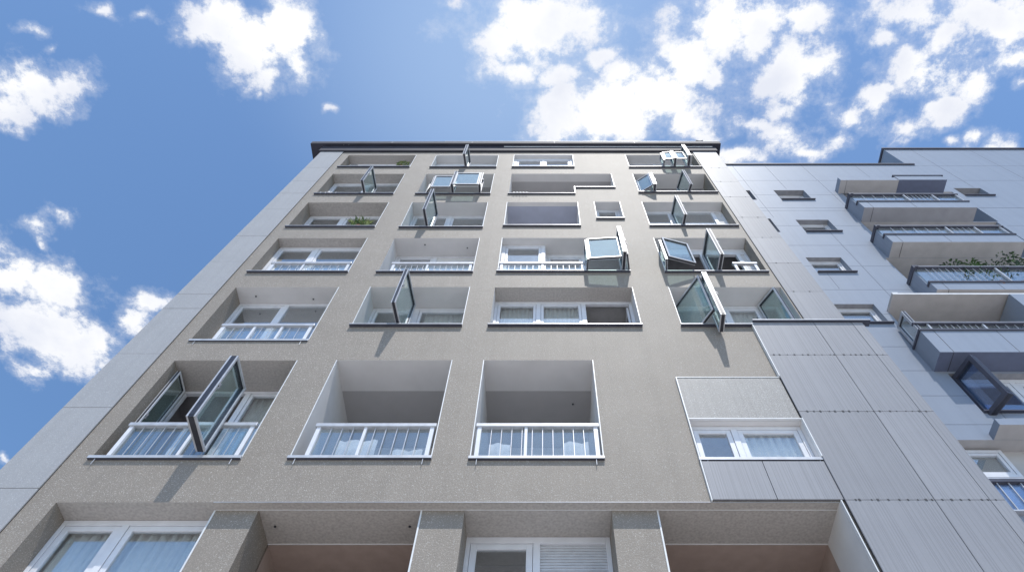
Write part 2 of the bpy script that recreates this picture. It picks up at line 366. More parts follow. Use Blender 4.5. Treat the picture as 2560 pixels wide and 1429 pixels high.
# x0, x1, z0, z1, recess depth
OP = {
 '61': (-7.58, -4.97, 25.64, 27.17, .35), '51': (-7.57, -5.00, 22.78, 24.90, .36), '41': (-7.57, -4.99, 19.98, 22.02, .47),
 '31': (-7.54, -5.02, 17.02, 19.19, .29), '21': (-7.54, -5.03, 13.81, 16.22, .46), '11': (-7.50, -5.02, 10.19, 13.04, .77),
 '62': (-4.18, -1.78, 25.60, 27.14, .33), '52': (-4.23, -1.80, 22.77, 24.90, .50), '42': (-4.23, -1.82, 19.93, 22.04, .46),
 '32': (-4.25, -1.84, 17.01, 19.19, .57), '22': (-4.25, -1.83, 14.37, 16.23, .60), '12': (-4.21, -1.88, 10.19, 13.05, .77),
 '63': (-1.165, 1.09, 25.61, 27.21, .15), '53': (-1.175, 1.02, 22.79, 24.91, .30), '53b': (1.02, 2.385, 23.40, 24.91, .30),
 '43': (-1.19, 1.06, 20.045, 22.055, .14), '43b': (1.60, 2.41, 20.615, 22.09, .28),
 '33': (-1.19, 2.18, 17.035, 19.205, .23), '23': (-1.21, 2.14, 14.37, 16.21, .40), '13': (-1.225, .975, 10.18, 13.05, .77),
 '64': (3.14, 5.77, 25.60, 27.205, .35), '54': (3.16, 5.75, 22.92, 24.905, .55), '44': (3.13, 5.71, 20.05, 22.07, .32),
 '34': (3.10, 5.70, 17.02, 19.205, .35), '24': (3.04, 5.78, 14.37, 16.223, .53), '14': (2.56, 4.565, 10.155, 11.135, .127),
 'g1': (-7.45, -5.05, 6.40, ZG, .38),
}
GX0, GX1 = -5.05, 4.50
w = MB()
holes = [v[:4] for v in OP.values()] + [(GX0, GX1, 0., ZG)]
holed_wall(w, L0, R0, 0., TOP, 0., holes, 'render')
for k, (x0, x1, z0, z1, q) in OP.items():
    skip = {'53': 'r', '53b': 'l', 'g1': 'r'}.get(k, '')
    big = k in ('11', '12', '13', 'g1', '41', '31', '61', '51', '23')
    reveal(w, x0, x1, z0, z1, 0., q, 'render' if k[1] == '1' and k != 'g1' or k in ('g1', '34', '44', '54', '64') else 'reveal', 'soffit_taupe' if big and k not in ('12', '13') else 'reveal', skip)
w.face(((1.02, 0, 22.79), (1.02, .3, 22.79), (1.02, .3, 23.40), (1.02, 0, 23.40)), 'reveal')
# outer shell of the block: sides, back, roof
w.face(((L1+.02, .05, 0), (L1+.02, 13, 0), (L1+.02, 13, TOP), (L1+.02, .05, TOP)), 'render')
w.face(((R1-.02, .05, 0), (R1-.02, 13, 0), (R1-.02, 13, TOP), (R1-.02, .05, TOP)), 'render')
w.face(((L1+.02, 13, 0), (R1-.02, 13, 0), (R1-.02, 13, TOP), (L1+.02, 13, TOP)), 'render')
w.face(((L1+.02, .05, TOP-.02), (R1-.02, .05, TOP-.02), (R1-.02, 13, TOP-.02), (L1+.02, 13, TOP-.02)), 'roofing')
# lower storey: soffit strip, piers set back 0.16 m, spandrels
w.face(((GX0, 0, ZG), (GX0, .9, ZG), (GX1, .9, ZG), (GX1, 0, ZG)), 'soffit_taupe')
w.face(((GX1, 0, 0), (GX1, .9, 0), (GX1, .9, ZG), (GX1, 0, ZG)), 'reveal')
PI = ((-5.05, -4.39), (-1.88, -1.225), (1.03, 1.73))
for a, b in PI:
    w.box(a, b, .16, .92, 0, ZG-.003, 'render')
for a, b in ((-4.39, -1.88), (-1.225, 1.03), (1.73, GX1)): w.box(a, b, .30, .92, 0, 6.4, 'render')
wall = w.build('wall', house)

# bright corner beads, drip edges and trims
class Trim:
    def box(s, *a):
        b = MB(); b.box(*a); b.build('edge_trim', house)
t = Trim()
for k, (x0, x1, z0, z1, q) in OP.items():
    if k in ('14', 'g1', '24', '44', '64', '34', '54'): 
        if k in ('24', '44', '64', '34', '54'): bead(t, x0-.010, z0, z1)
        continue
    if k != '53': bead(t, x1, z0, z1)
    if k in ('12', '13', '62', '63', '43', '43b', '33', '22', '42'): bead(t, x0-.010, z0, z1)
    if k in ('62', '63'): t.box(x0, x1, -.006, .004, z1-.004, z1+.012, 'trim')
t.box(GX0, GX1, -.004, .004, ZG-.003, ZG+.006, 'alu')
t.box(GX0, GX1, .154, .162, ZG-.009, ZG-.001, 'trim')
for x in (-5.055, -1.885, 1.735): t.box(x-.012, x+.012, .150, .164, 0, ZG-.016, 'trim')
t.box(2.548, 2.566, -.045, .004, ZG, 12.41, 'trim'); t.box(2.566, 4.575, -.045, .004, 12.395, 12.413, 'trim')
t.box(4.558, 4.576, -.075, .004, 12.413, 14.40, 'trim'); t.box(2.566, 4.58, -.05, .004, 11.135, 11.155, 'trim')
t.box(4.565, 4.583, -.07, .004, 10.155, 11.135, 'trim')
t.box(GX1+.0, GX1+.018, -.072, -.002, 0, ZG-.02, 'trim')

# ---- cladding: separate sheets with open joints over a dark backing
def panels(name, cols, zs, y, mat, back=True, gap=.011, rivets=0):
    b = MB(); rnd = random.Random(3)
    for z in (zs[1:-1] if rivets else ()):
        n = max(2, int((cols[-1][1]-cols[0][0])*rivets))
        for i in range(n):
            x = cols[0][0]+.05+(cols[-1][1]-cols[0][0]-.1)*(i+.5+rnd.uniform(-.3, .3))/n; r = rnd.choice((.010, .013, .017))
            b.box(x-r, x+r, y-.006, y-.0005, z-r*1.2, z+r*1.2, 'clad_back')
    for (a, c), zz in zip(cols, zs if isinstance(zs[0], (list, tuple)) else [zs]*len(cols)):
        for z0, z1 in zip(zz, zz[1:]):
            b.box(a+gap/2, c-gap/2, y+rnd.uniform(-.0015, .0015), y+.022, z0+gap/2, z1-gap/2, mat + (rnd.choice(('', '_b', '_c')) if mat == 'clad' else ''))
    if back:
        lo = min(min(z) for z in (zs if isinstance(zs[0], (list, tuple)) else [zs])); hi = max(max(z) for z in (zs if isinstance(zs[0], (list, tuple)) else [zs]))
        b.box(cols[0][0]+.01, cols[-1][1]-.01, y+.024, y+.05, lo+.01, hi-.01, 'clad_back')
    return b.build(name, house)
ZL = [0, 1.9, 3.8, 5.6, 7.4, 9.465, 11.48, 13.245, 15.12, 15.81, 17.605, 19.29, 21.38, 22.81, 24.06, 25.55, TOP]
panels('edge_cladding', [(L1, L0)], ZL, -.03, 'clad_left')
ZR = [14.35, 15.94, 17.516, 19.17, 20.69, 22.47, 23.975, 25.50, TOP]
panels('edge_cladding', [(R0, R1)], ZR, -.03, 'clad', rivets=1.6)
ZQ = [0, 1.8, 3.7, 5.6, 7.4, 9.18, 11.315, 13.143, 14.43]
panels('base_cladding', [(4.57, 5.93), (5.93, 6.77), (6.77, 7.01)], ZQ, -.07, 'clad', rivets=7)
panels('base_cladding', [(2.566, 3.56), (3.56, 4.576)], [9.215, 10.06], -.042, 'clad', True)
b = MB(); b.box(2.568, 4.556, -.034, -.004, 11.157, 12.393, 'render_panel'); b.build('infill_panel', house)
b = MB(); b.box(5.90, 7.00, -.02, 1.6, 0, 14.43, 'clad'); b.build('base_block', house)
b = MB(); b.box(4.59, 7.19, -.13, .04, 14.435, 14.475, 'alu', 'slate')
b.build('ledge_cap', house, bevel=.005)

# ---- eaves: two stepped sheet-metal boxes, a bright drip strip and a pale top edge
b = MB()
b.box(-8.86, 6.80, -.08, .3, TOP, 28.10, 'eaves')
b.box(-9.33, 7.04, -.20, 13.2, 28.103, 28.36, 'eaves')
b.box(-9.34, 7.05, -.206, 13.2, 28.361, 28.378, 'alu')
b.box(-4.0, 7.05, -.210, -.10, 28.379, 28.396, 'trim')
b.box(-1.62, 6.70, -.092, -.081, 28.0, 28.085, 'trim')
b.box(-8.84, -1.63, -.089, -.081, 28.0, 28.06, 'slate')
for x in (-6.1, -2.9, .4, 3.6): b.box(x-.012, x+.012, -.208, -.19, 28.12, 28.36, 'slate')
b.build('eaves', house, bevel=.006)
for x in (-8.0, -7.8):
    b = MB(); b.tube(((x, -.15, 28.11), (x, -.15, 28.06)), .012, 'fan'); b.build('cable_hook', house)

# ---- windows, rooms, sills
def q(k): return OP[k]
def std(k, mull, bays, top=.07, rm='room', **kw):
    x0, x1, z0, z1, d = OP[k]
    wo = window(house, x0, x1, z0, z1, d, mull, bays, top, **kw)
    if rm: room(house, x0-.25, x1+.25, z0-.4, z1+.05, d+.12, d+2.6, rm)
    return wo
std('61', [-6.24], 'gg', rm='room_dark'); std('51', [-6.29], 'gf', top=.10); std('41', [-6.42], 'gg', rm='room_dark')
std('31', [-6.44], 'gg', top=.10); std('21', [-6.34], 'gf', top=.10); std('11', [-6.9, -6.13], 'oog', top=.07, rm='room_dark')
std('62', [-2.90], 'gf', top=.34); std('42', [-3.03], 'gg', top=.09); std('32', [-3.12], 'gh', top=.08)
std('22', [-3.14], 'gg', top=.09); std('63', [-.04], 'gg', top=.16, fw=.12); std('43b', [], 'g', top=.06)
std('23', [-.144, .95], 'ggi', top=.11, rm='room'); std('64', [4.28], 'fp', top=.10, rm='room_dark')
std('44', [4.07, 5.40], 'gfp', top=.09, rm='room_dark'); std('34', [4.42, 5.45], 'oop', top=.34, rm='room_dark')
std('24', [4.40, 5.30], 'ggf', top=.12); std('14', [3.36], 'gg', top=.08, sashw=.085); std('g1', [-6.44], 'gg', top=.10, sashw=.09)
# third storey, third column: a flush casement beside a deeper open one
x0, x1, z0, z1, d = OP['33']
window(house, x0, .01, z0, z1, .23, [], 'g', top=.09, fw=.10)
b = MB(); b.box(.012, .03, .23, .52, z0, z1, 'reveal'); b.build('reveal_return', house)
b = MB(); b.face(((.03, .23, z1), (.03, .54, z1), (x1, .54, z1), (x1, .23, z1)), 'reveal'); b.face(((x1, .23, z0), (x1, .54, z0), (x1, .54, z1), (x1, .23, z1)), 'reveal'); b.build('reveal_return', house)
window(house, .03, x1, z0, z1, .52, [1.1], 'gf', top=.20)
room(house, x0-.2, x1+.2, z0-.4, z1+.05, .64, 2.8)
# ground-storey window with its half covering shutter
window(house, -1.225, 1.03, 6.4, ZG-.003, .74, [-.12], 'gr', top=.12, sashw=.10)
room(house, -1.4, 1.2, 6.2, ZG+.05, .95, 3.2, 'room_dark')

# ---- deep loggias: side walls, ceiling, back wall with a glazed door
def loggia(k, depth, ceil, door, side='reveal', y0=None):
    x0, x1, z0, z1, d = OP[k] if isinstance(k, str) else k
    b = MB(); y = d if y0 is None else y0
    reveal(b, x0, x1, z0-.02, z1, y, depth, side, ceil)
    b.face(((x0, depth, z0-.02), (x1, depth, z0-.02), (x1, depth, z1), (x0, depth, z1)), side)
    lo = b.build('loggia', house)
    if door:
        a, c = door
        f = MB(); frame_bars(f, a, c, z0, z1-.5, depth-.08, depth-.002, .08, 'white'); wo = f.build('balcony_door', house)
        p = MB(); p.box(a+.08, c-.08, depth-.05, depth-.04, z0+.08, z1-.58, 'glass'); p.build('pane', wo)
    return lo
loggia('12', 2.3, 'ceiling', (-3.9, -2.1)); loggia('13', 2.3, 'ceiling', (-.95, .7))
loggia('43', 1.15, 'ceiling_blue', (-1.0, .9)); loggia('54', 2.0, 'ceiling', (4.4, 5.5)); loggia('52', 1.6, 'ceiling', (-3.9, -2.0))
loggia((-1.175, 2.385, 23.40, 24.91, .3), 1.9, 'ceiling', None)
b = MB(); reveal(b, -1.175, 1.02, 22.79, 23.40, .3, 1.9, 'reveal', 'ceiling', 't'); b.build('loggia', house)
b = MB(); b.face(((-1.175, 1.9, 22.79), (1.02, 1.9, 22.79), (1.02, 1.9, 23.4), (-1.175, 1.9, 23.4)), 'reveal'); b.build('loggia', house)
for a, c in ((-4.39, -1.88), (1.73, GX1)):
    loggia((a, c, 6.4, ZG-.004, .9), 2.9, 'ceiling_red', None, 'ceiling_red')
    b = MB(); b.box(a, c, .892, .905, ZG-.014, ZG-.001, 'reveal'); b.build('ceiling_joint', house)
# small dark ceiling spots seen on the soffits
b = MB()
for x, y, z in ((-7.1, .25, 16.215), (-5.7, .33, 16.215), (-3.4, .2, 19.185), (-2.2, .3, 19.185), (-2.1, .5, 9.19), (-4.2, .5, 9.19), (.6, 1.1, 13.04), (-2.5, 1.9, 9.185), (-2.2, 2.3, 9.185), (-2.9, 2.2, 9.185)):
    b.tube(((x, y, z), (x, y, z-.012)), .02, 'char', 10)
b.build('soffit_plugs', house)

# sills
for k in ('61', '51', '41', '31', '62', '52', '42', '32', '63', '43', '43b', '33', '64', '54', '44', '34', '22', '23'):
    x0, x1, z0, z1, d = OP[k]
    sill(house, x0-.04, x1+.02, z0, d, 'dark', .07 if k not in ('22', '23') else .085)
sill(house, 3.0, 4.60, 14.37, .53, 'dark', .085); sill(house, 4.6, 5.86, 14.47, .53, 'dark', .02)
sill(house, -7.55, -5.02, 13.81, .46, 'light', .035)
for k in ('11', '12', '13'):
    x0, x1, z0, z1, d = OP[k]; sill(house, x0-.03, x1+.02, z0, d, 'light', .055)
sill(house, 2.54, 4.66, 10.15, .127, 'light', .05)
sill(house, -1.215, 1.03, 22.79, .3, 'dark'); sill(house, 1.0, 2.41, 23.40, .3, 'dark')
b = MB(); b.box(1.0, 1.03, -.065, .0, 22.79, 23.40, 'alu'); b.build('sill_return', house)
# short track brackets on the open fifth-storey sills
b = MB()
for x0, n, z, s in ((-7.40, 4, 22.80, .17), (-1.02, 5, 22.81, .105), (3.25, 3, 22.94, .06)):
    for i in range(n): b.box(x0+i*s, x0+i*s+.035, -.085, -.066, z-.09, z-.02, 'alu')
b.build('track_brackets', house)

# railings
railing(house, -7.15, -5.05, 17.02, 17.60, .02, [-6.28], .2)
railing(house, -7.10, -5.06, 13.81, 14.42, .0, [-6.35, -5.75], .19)
railing(house, -7.30, -5.05, 10.19, 11.04, .0, [-6.1], .185)
railing(house, -4.0, -1.86, 17.01, 17.60, .03, [-3.05], .14)
railing(house, -4.02, -1.90, 10.19, 11.04, .02, [-3.13], .175)
railing(house, -1.20, .96, 10.18, 11.04, .02, [-.32], .17)
railing(house, -1.18, 1.06, 17.035, 17.60, .02, [-.05], .15)
railing(house, 4.90, 5.55, 17.02, 17.53, -.005, [], .16, False)
# grey inner kerb of the fifth-storey loggia
b = MB(); b.box(-.35, 1.0, .35, .42, 22.79, 23.12, 'alu'); b.build('parapet_rail', house)

# ---- opened balcony glazing
S = lambda *a, **k: sash(house, *a, **k)
S((-2.87, .2), (-2.93, -.52), 25.62, 26.85, .10)
S((-5.93, .33), (-5.98, -.48), 22.80, 24.26, .10)
S((-3.43, .30), (-3.50, -.56), 20.0, 21.75, .10)
S((-3.20, .42), (-3.29, -.57), 14.44, 16.08, .10)
S((-5.70, -.075), (-5.685, -.82), 10.24, 11.98, .155, name='folded_sash_pair')
S((-7.45, .70), (-7.42, .20), 10.22, 12.95, .07, frame='white')
# fifth storey, second column: bi-fold panels standing out like a small bay
S((-3.03, -.02), (-3.045, -.345), 22.80, 24.18, .10); S((-2.145, -.02), (-2.13, -.345), 22.80, 24.0, .09)
S((-2.99, -.33), (-2.19, -.33), 22.80, 23.97, .05); S((-3.74, -.24), (-3.10, -.24), 22.80, 23.92, .05); S((-3.95, .03), (-3.77, -.22), 22.80, 23.92, .05)
# third storey, third column
S((1.14, -.35), (1.97, -.405), 17.08, 18.30, .06); S((1.09, .0), (1.11, -.36), 17.08, 18.28, .05)
S((2.02, -.02), (2.03, -.57), 17.08, 18.70, .10); S((2.17, -.01), (2.09, -.50), 17.08, 18.45, .05)
# fourth column
S((4.39, -.02), (4.39, -.29), 25.64, 26.52, .05); S((4.43, -.30), (4.74, -.33), 25.64, 26.48, .05)
S((4.79, -.02), (4.79, -.37), 25.64, 26.55, .10); S((4.85, -.32), (5.22, -.32), 25.64, 26.48, .05); S((5.30, -.0), (5.30, -.47), 25.64, 27.02, .12)
S((3.20, .0), (3.60, -.27), 22.94, 24.08, .05); S((3.66, .02), (3.66, -.31), 22.94, 24.10, .11)
S((4.72, .39), (4.86, -.30), 22.94, 24.44, .10)
S((4.07, .30), (4.14, -.36), 20.10, 21.73, .10)
S((3.12, .0), (3.10, -.36), 17.08, 18.26, .05, frame='white'); S((3.14, -.40), (3.85, -.21), 17.08, 18.27, .08)
S((4.46, .32), (4.49, -.49), 17.08, 18.74, .11)
S((3.21, .48), (3.70, -.40), 14.40, 16.05, .08); S((3.80, -.09), (3.79, -.53), 13.99, 16.0, .11)
S((5.30, .50), (5.61, -.02), 14.50, 16.16, .10)

# curtains (each hangs by itself)
curtain(-7.3, -6.5, 6.5, 9.15, .52, 'white pleated curtain in the left pane of the lowest left window', .03, .17)
curtain(-6.35, -5.2, 6.5, 9.15, .52, 'white pleated curtain in the right pane of the lowest left window', .03, .17)
curtain(-6.03, -5.05, 9.9, 13.05, .93, 'grey white curtain beside the folded pair of dark edged open sashes', .03, .15)
curtain(3.45, 4.45, 9.9, 11.12, .25, 'white curtain in the window under the framed render panel', .03, .15)
curtain(-1.05, -.25, 14.1, 16.215, .54, 'white curtain in the left pane of the three part window', .02, .11)
curtain(-.05, .85, 14.1, 16.215, .54, 'white curtain in the middle pane of the three part window', .02, .11)
curtain(-2.95, -1.95, 14.1, 16.235, .74, 'white curtain right of the single open sash with long shadow', .02, .12)
curtain(4.5, 5.25, 14.1, 16.225, .67, 'white curtain in the window just above the metal ledge', .02, .12)
curtain(-6.3, -5.15, 17.0, 18.35, .5, 'short white lace curtain above the left balcony rail', .015, .1)

def cloth(x0, x1, z0, z1, y, label):
    o = curtain(x0, x1, z0, z1, y, label, .022, .36, 'cloth'); o.name = 'drying_cloth'; o['category'] = 'cloth'; o['group'] = 'cloths hung on the loggias'
cloth(-3.75, -3.05, 10.25, 11.25, .55, 'white cloth hung behind the left half of the left open loggia railing')
cloth(-2.75, -2.2, 10.25, 11.05, .60, 'white cloth hung behind the right half of the left open loggia railing')
cloth(-1.0, -.62, 10.25, 11.1, .5, 'white cloth hung at the left end of the right open loggia railing')
cloth(.35, .8, 10.25, 11.2, .55, 'white cloth hung at the right end of the right open loggia railing')

# ================================================================== neighbouring wing (facade on y = .98, balconies out to y = .46)
wing = thing('apartment_building', (15, .98, 0), 'blue grey panelled apartment block with stacked balconies behind the taupe block', 'building')
FB, FF = .98, .46
WO = {
 'a': (8.66, 9.80, 24.90, 25.92, .22), 'b': (8.53, 9.64, 21.95, 22.97, .18), 'c': (7.85, 8.91, 18.99, 19.99, .14),
 'd': (7.48, 8.66, 16.145, 17.125, .14), 'e': (15.59, 16.62, 25.33, 26.155, .28), 'f': (6.72, 7.76, 24.90, 25.91, .28), 'g': (6.62, 7.70, 21.92, 23.08, .28),
 'h': (8.95, 12.6, 12.62, 13.975, .16),
}
LO = ((11.13, 15.33, 22.80, 25.74), (10.67, 15.25, 19.98, 22.78), (10.23, 15.25, 17.0, 19.95), (8.88, 14.2, 14.07, 16.69), (7.30, 13.5, 9.0, 11.77))
DEPTH = (1.25, 1.25, 1.25, 1.25, .30)
w = MB()
holes = [v[:4] for v in WO.values()] + list(LO)
holed_wall(w, 6.2, 15.20, 0, 29.0, FB, holes, 'blue'); holed_wall(w, 15.20, 26, 0, 31.25, FB, holes, 'blue')
for x0, x1, z0, z1, d in WO.values(): reveal(w, x0, x1, z0, z1, FB, FB+d, 'blue', 'reveal_grey')
w.face(((15.2, FB, 28.9), (15.2, 12, 28.9), (15.2, 12, 31.25), (15.2, FB, 31.25)), 'blue')
w.face(((6.2, FB, 28.98), (15.2, FB, 28.98), (15.2, 12, 28.98), (6.2, 12, 28.98)), 'roofing')
w.face(((15.2, FB, 31.2), (26, FB, 31.2), (26, 12, 31.2), (15.2, 12, 31.2)), 'roofing')
w.face(((6.2, 12, 0), (26, 12, 0), (26, 12, 29), (6.2, 12, 29)), 'blue'); w.face(((26, FB, 0), (26, 12, 0), (26, 12, 31.2), (26, FB, 31.2)), 'blue')
w.build('wall', wing)
b = MB()
b.box(6.3, 15.50, FB-.06, 12, 29.0, 29.10, 'slate'); b.box(15.14, 26.05, FB-.07, 12.05, 31.25, 31.36, 'slate')
b.build('parapet_cap', wing, bevel=.005)
# open joints between the wall panels
b = MB()
def joint_h(z, x0, x1):
    cuts = sorted([(h[0]-.01, h[1]+.01) for h in holes if h[2] < z < h[3]])
    x = x0
    for a, c in cuts:
        if a > x: b.box(x, min(a, x1), FB-.002, FB+.001, z-.0045, z+.0045, 'joint')
        x = max(x, c)
    if x < x1: b.box(x, x1, FB-.002, FB+.001, z-.0045, z+.0045, 'joint')
def joint_v(x, z0, z1):
    cuts = sorted([(h[2]-.01, h[3]+.01) for h in holes if h[0] < x < h[1]])
    z = z0
    for a, c in cuts:
        if a > z: b.box(x-.0045, x+.0045, FB-.003, FB+.001, z, min(a, z1), 'joint')
        z = max(z, c)
    if z < z1: b.box(x-.0045, x+.0045, FB-.003, FB+.001, z, z1, 'joint')
for z in (27.04, 25.41, 24.08, 23.824, 22.448, 20.867, 19.397, 17.93, 16.6, 15.07, 14.09, 13.17, 12.23):
    joint_h(z, 6.3, 11.1 if z not in (27.04, 24.08) else 25.9)
for z in (24.08, 22.45, 20.87, 28.9): joint_h(z, 15.4, 25.9)
for x, z0, z1 in ((7.85, 23.2, 28.95), (9.2, 26.0, 28.95), (10.74, 9, 28.95), (12.96, 26.1, 28.95), (16.42, 26.2, 31.2), (19.0, 18, 31.2), (21.5, 18, 31.2), (9.3, 11, 18.9), (8.1, 18, 18.9), (17.8, 18, 25.2)):
    joint_v(x, z0, z1)
b.build('panel_joints', wing)

for k, (x0, x1, z0, z1, d) in WO.items():
    y = FB+d
    if k == 'h':
        window(wing, x0, x1, z0, z1, y, [10.35], 'gg', top=.12, fw=.11, glass='blue_glass', sashw=.10)
    else:
        window(wing, x0, x1, z0, z1, y, [], 'g', top=.06, fw=.06)
    room(wing, x0-.2, x1+.2, z0-.3, z1+.05, y+.12, y+2, 'room')
    e, pr = (0., .01) if x1 < 7.77 else (.08, .07)
    if x1 < 7.77: continue
    s = MB(); s.box(x0+.0, x1+e, FB-pr, y, z0-.035, z0, 'slate', 'slate'); s.build('window_sill', wing, bevel=.004)
# loggias behind the balconies
DOORS = ((11.4, 13.2), (11.2, 12.9), (12.6, 14.4), (9.5, 10.9), (7.7, 9.15))
for (x0, x1, z0, z1), (a, c), dp in zip(LO, DOORS, DEPTH):
    o = MB(); reveal(o, x0, x1, z0, z1, FB, FB+dp, 'beige' if x0 < 9 else 'blue', 'beige')
    o.face(((x0, FB+dp, z0), (x1, FB+dp, z0), (x1, FB+dp, z1), (x0, FB+dp, z1)), 'beige'); o.build('loggia', wing)
    if dp < 1:
        window(wing, 7.36, 8.84, 10.98, 11.72, FB+.205, [], 'g', top=.07, fw=.08); continue
    window(wing, a, c, z0+.05, z1-.14, FB+1.15, [(a+c)/2] if x0 > 8 else [], 'gg' if x0 > 8 else 'g', top=.08, fw=.08)
o = MB(); frame_bars(o, 11.2, 13.1, 14.1, 16.3, FB+1.16, FB+1.24, .05, 'fan'); o.box(11.25, 13.05, FB+1.19, FB+1.22, 14.15, 16.25, 'room_dark'); o.build('dark_screen', wing)

def balcony(x0, x1, zb, zc, zr, posts, bars, right_open=True, panel='blue', base_mat='beige', glass='rail_glass', endglass=False):
    b = MB(); e = .10
    b.box(x0, x1, FF, FF+e, zb, zc, panel, base_mat)                       # front panel
    b.box(x0+e, x1, FF+e+.002, FB-.002, zb+.003, zb+.16, base_mat)           # slab
    ze = zc if endglass else zr
    b.box(x0, x0+e-.002, FF+e+.002, FB-.002, zb+.001, ze, panel, base_mat)  # left end panel
    b.box(x1-e, x1-.002, FF+e+.002, FB-.002, zb+.001, zc, panel, base_mat)
    b.box(x0+.30, x0+.312, FF-.003, FF+.001, zb+.004, zc-.004, 'clad_back'); b.box(x0+.30, x0+.312, FF+.01, FB, zb-.003, zb, 'clad_back')
    for i in range(1, int((x1-x0)/1.45)): b.box(x0+.3+1.45*i, x0+.31+1.45*i, FF-.003, FF+.001, zb+.004, zc-.004, 'clad_back')
    bo = b.build('balcony', wing, bevel=0)
    c = MB(); c.box(x0-.03, x1+.03, FF-.035, FF+e+.03, zc+.001, zc+.055, 'slate'); c.build('parapet_cap', bo)
    if not endglass:
        c = MB(); c.box(x0-.035, x0+e+.03, FF-.04, FB, zr+.001, zr+.07, 'slate'); c.box(x0-.033, x0+.012, FF-.038, FB, zr-.07, zr, 'slate'); c.build('end_cap', bo)
    else:
        c = MB(); c.box(x0-.035, x0+e+.03, FF+e+.032, FB, zc+.001, zc+.055, 'slate'); c.build('end_cap', bo)
    h = MB(); h.box(x0-.02, x1+.02, FF-.02, FF+.07, zr, zr+.045, 'slate'); h.box(x0-.02, x1+.02, FF-.024, FF+.074, zr+.046, zr+.062, 'alu'); h.build('handrail', bo)
    for x in posts:
        p = MB(); p.box(x-.022, x+.022, FF+.0, FF+.05, zc+.056, zr, 'alu'); p.build('post', bo)
    for x in bars:
        p = MB(); p.box(x-.005, x+.005, FF+.018, FF+.030, zc+.056, zr, 'alu'); p.build('baluster', bo)
    p = MB(); p.box(x0+.03, x1-.03, FF+.056, FF+.066, zc+.058, zr-.005, glass); p.build('glass_panel', bo)
    return bo
fr = lambda a, c, n: [a+(c-a)*(i+.5)/n for i in range(n)]
balcony(10.68, 14.45, 22.78, 23.31, 24.03, (12.55, 13.55, 14.38), fr(10.9, 12.4, 4)+fr(12.6, 13.5, 6), base_mat='under_grey')
balcony(10.34, 14.30, 19.96, 20.49, 21.13, (12.5, 13.4, 14.2), fr(10.6, 12.4, 5)+fr(12.6, 13.3, 4))
balcony(10.12, 14.9, 16.97, 17.34, 18.24, (12.35, 13.75), fr(10.35, 12.2, 10))
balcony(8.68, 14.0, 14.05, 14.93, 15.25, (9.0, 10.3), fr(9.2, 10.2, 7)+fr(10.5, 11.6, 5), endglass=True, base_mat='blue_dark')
# canopy over the top loggia, the small bay beside it, the slab over the low loggia, the bay at the frame edge
b = MB(); b.box(10.97, 13.13, FF, FB-.002, 25.57, 25.87, 'blue', 'beige'); b.box(11.20, 11.21, FF+.01, FB, 25.567, 25.57, 'clad_back'); b.build('canopy', wing)
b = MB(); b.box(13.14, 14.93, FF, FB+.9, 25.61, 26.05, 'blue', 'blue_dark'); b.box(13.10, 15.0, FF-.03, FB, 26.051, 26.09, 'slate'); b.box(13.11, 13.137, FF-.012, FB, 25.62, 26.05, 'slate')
b.build('bay_box', wing)
b = MB(); b.box(8.85, 14.2, FF, FB-.002, 16.69, 16.78, 'beige', 'beige'); b.box(8.85, 9.0, FF-.012, FF-.001, 16.685, 16.79, 'trim'); b.box(9.0, 14.2, FF-.012, FF-.001, 16.685, 16.74, 'trim')
b.build('canopy', wing)
b = MB(); b.box(11.75, 14.1, FF-.05, FB+.9, 14.96, 16.63, 'blue', 'blue'); b.build('bay_box', wing)
b = MB(); b.box(8.68, 13.2, .61, FB-.002, 11.773, 11.95, 'blue', 'beige'); b.build('canopy', wing)
b = MB(); b.box(7.2, 11.5, FF+.1, FB, 8.4, 9.47, 'blue'); bo = b.build('balcony', wing)
h = MB(); h.box(7.2, 11.5, FF-.0, FF+.09, 10.12, 10.18, 'slate'); h.box(7.2, 11.5, FF-.004, FF+.094, 10.181, 10.20, 'alu'); h.build('handrail', bo)
for x in fr(7.3, 9.7, 12):
    p = MB(); p.box(x-.01, x+.01, FF+.03, FF+.05, 9.5, 10.12, 'alu'); p.build('baluster', bo)
p = MB(); p.box(7.25, 11.4, FF+.06, FF+.07, 9.5, 10.11, 'blue_glass'); p.build('glass_panel', bo)
h = MB(); h.box(7.2, 11.5, FF-.0, FF+.12, 9.471, 9.5, 'alu'); h.build('parapet_cap', bo)
# glazed screens of the wing
sash(wing, (8.72, .93), (8.72, .47), 14.99, 15.87, .09, .07, 'rail_glass')
sash(wing, (8.86, 1.35), (8.86, .98), 15.05, 15.85, .06, .05, 'rail_glass')
b = MB(); b.box(8.885, 8.93, FB+.1, FB+.16, 15.0, 16.66, 'lamp'); b.build('inner_post', wing)
sash(wing, (9.06, 1.10), (9.29, .44), 12.52, 13.90, .15, .10, 'blue_glass', 'slate', name='opened_casement')
sash(wing, (12.0, 1.5), (11.98, .80), 21.0, 21.9, .16, .06, 'rail_glass')

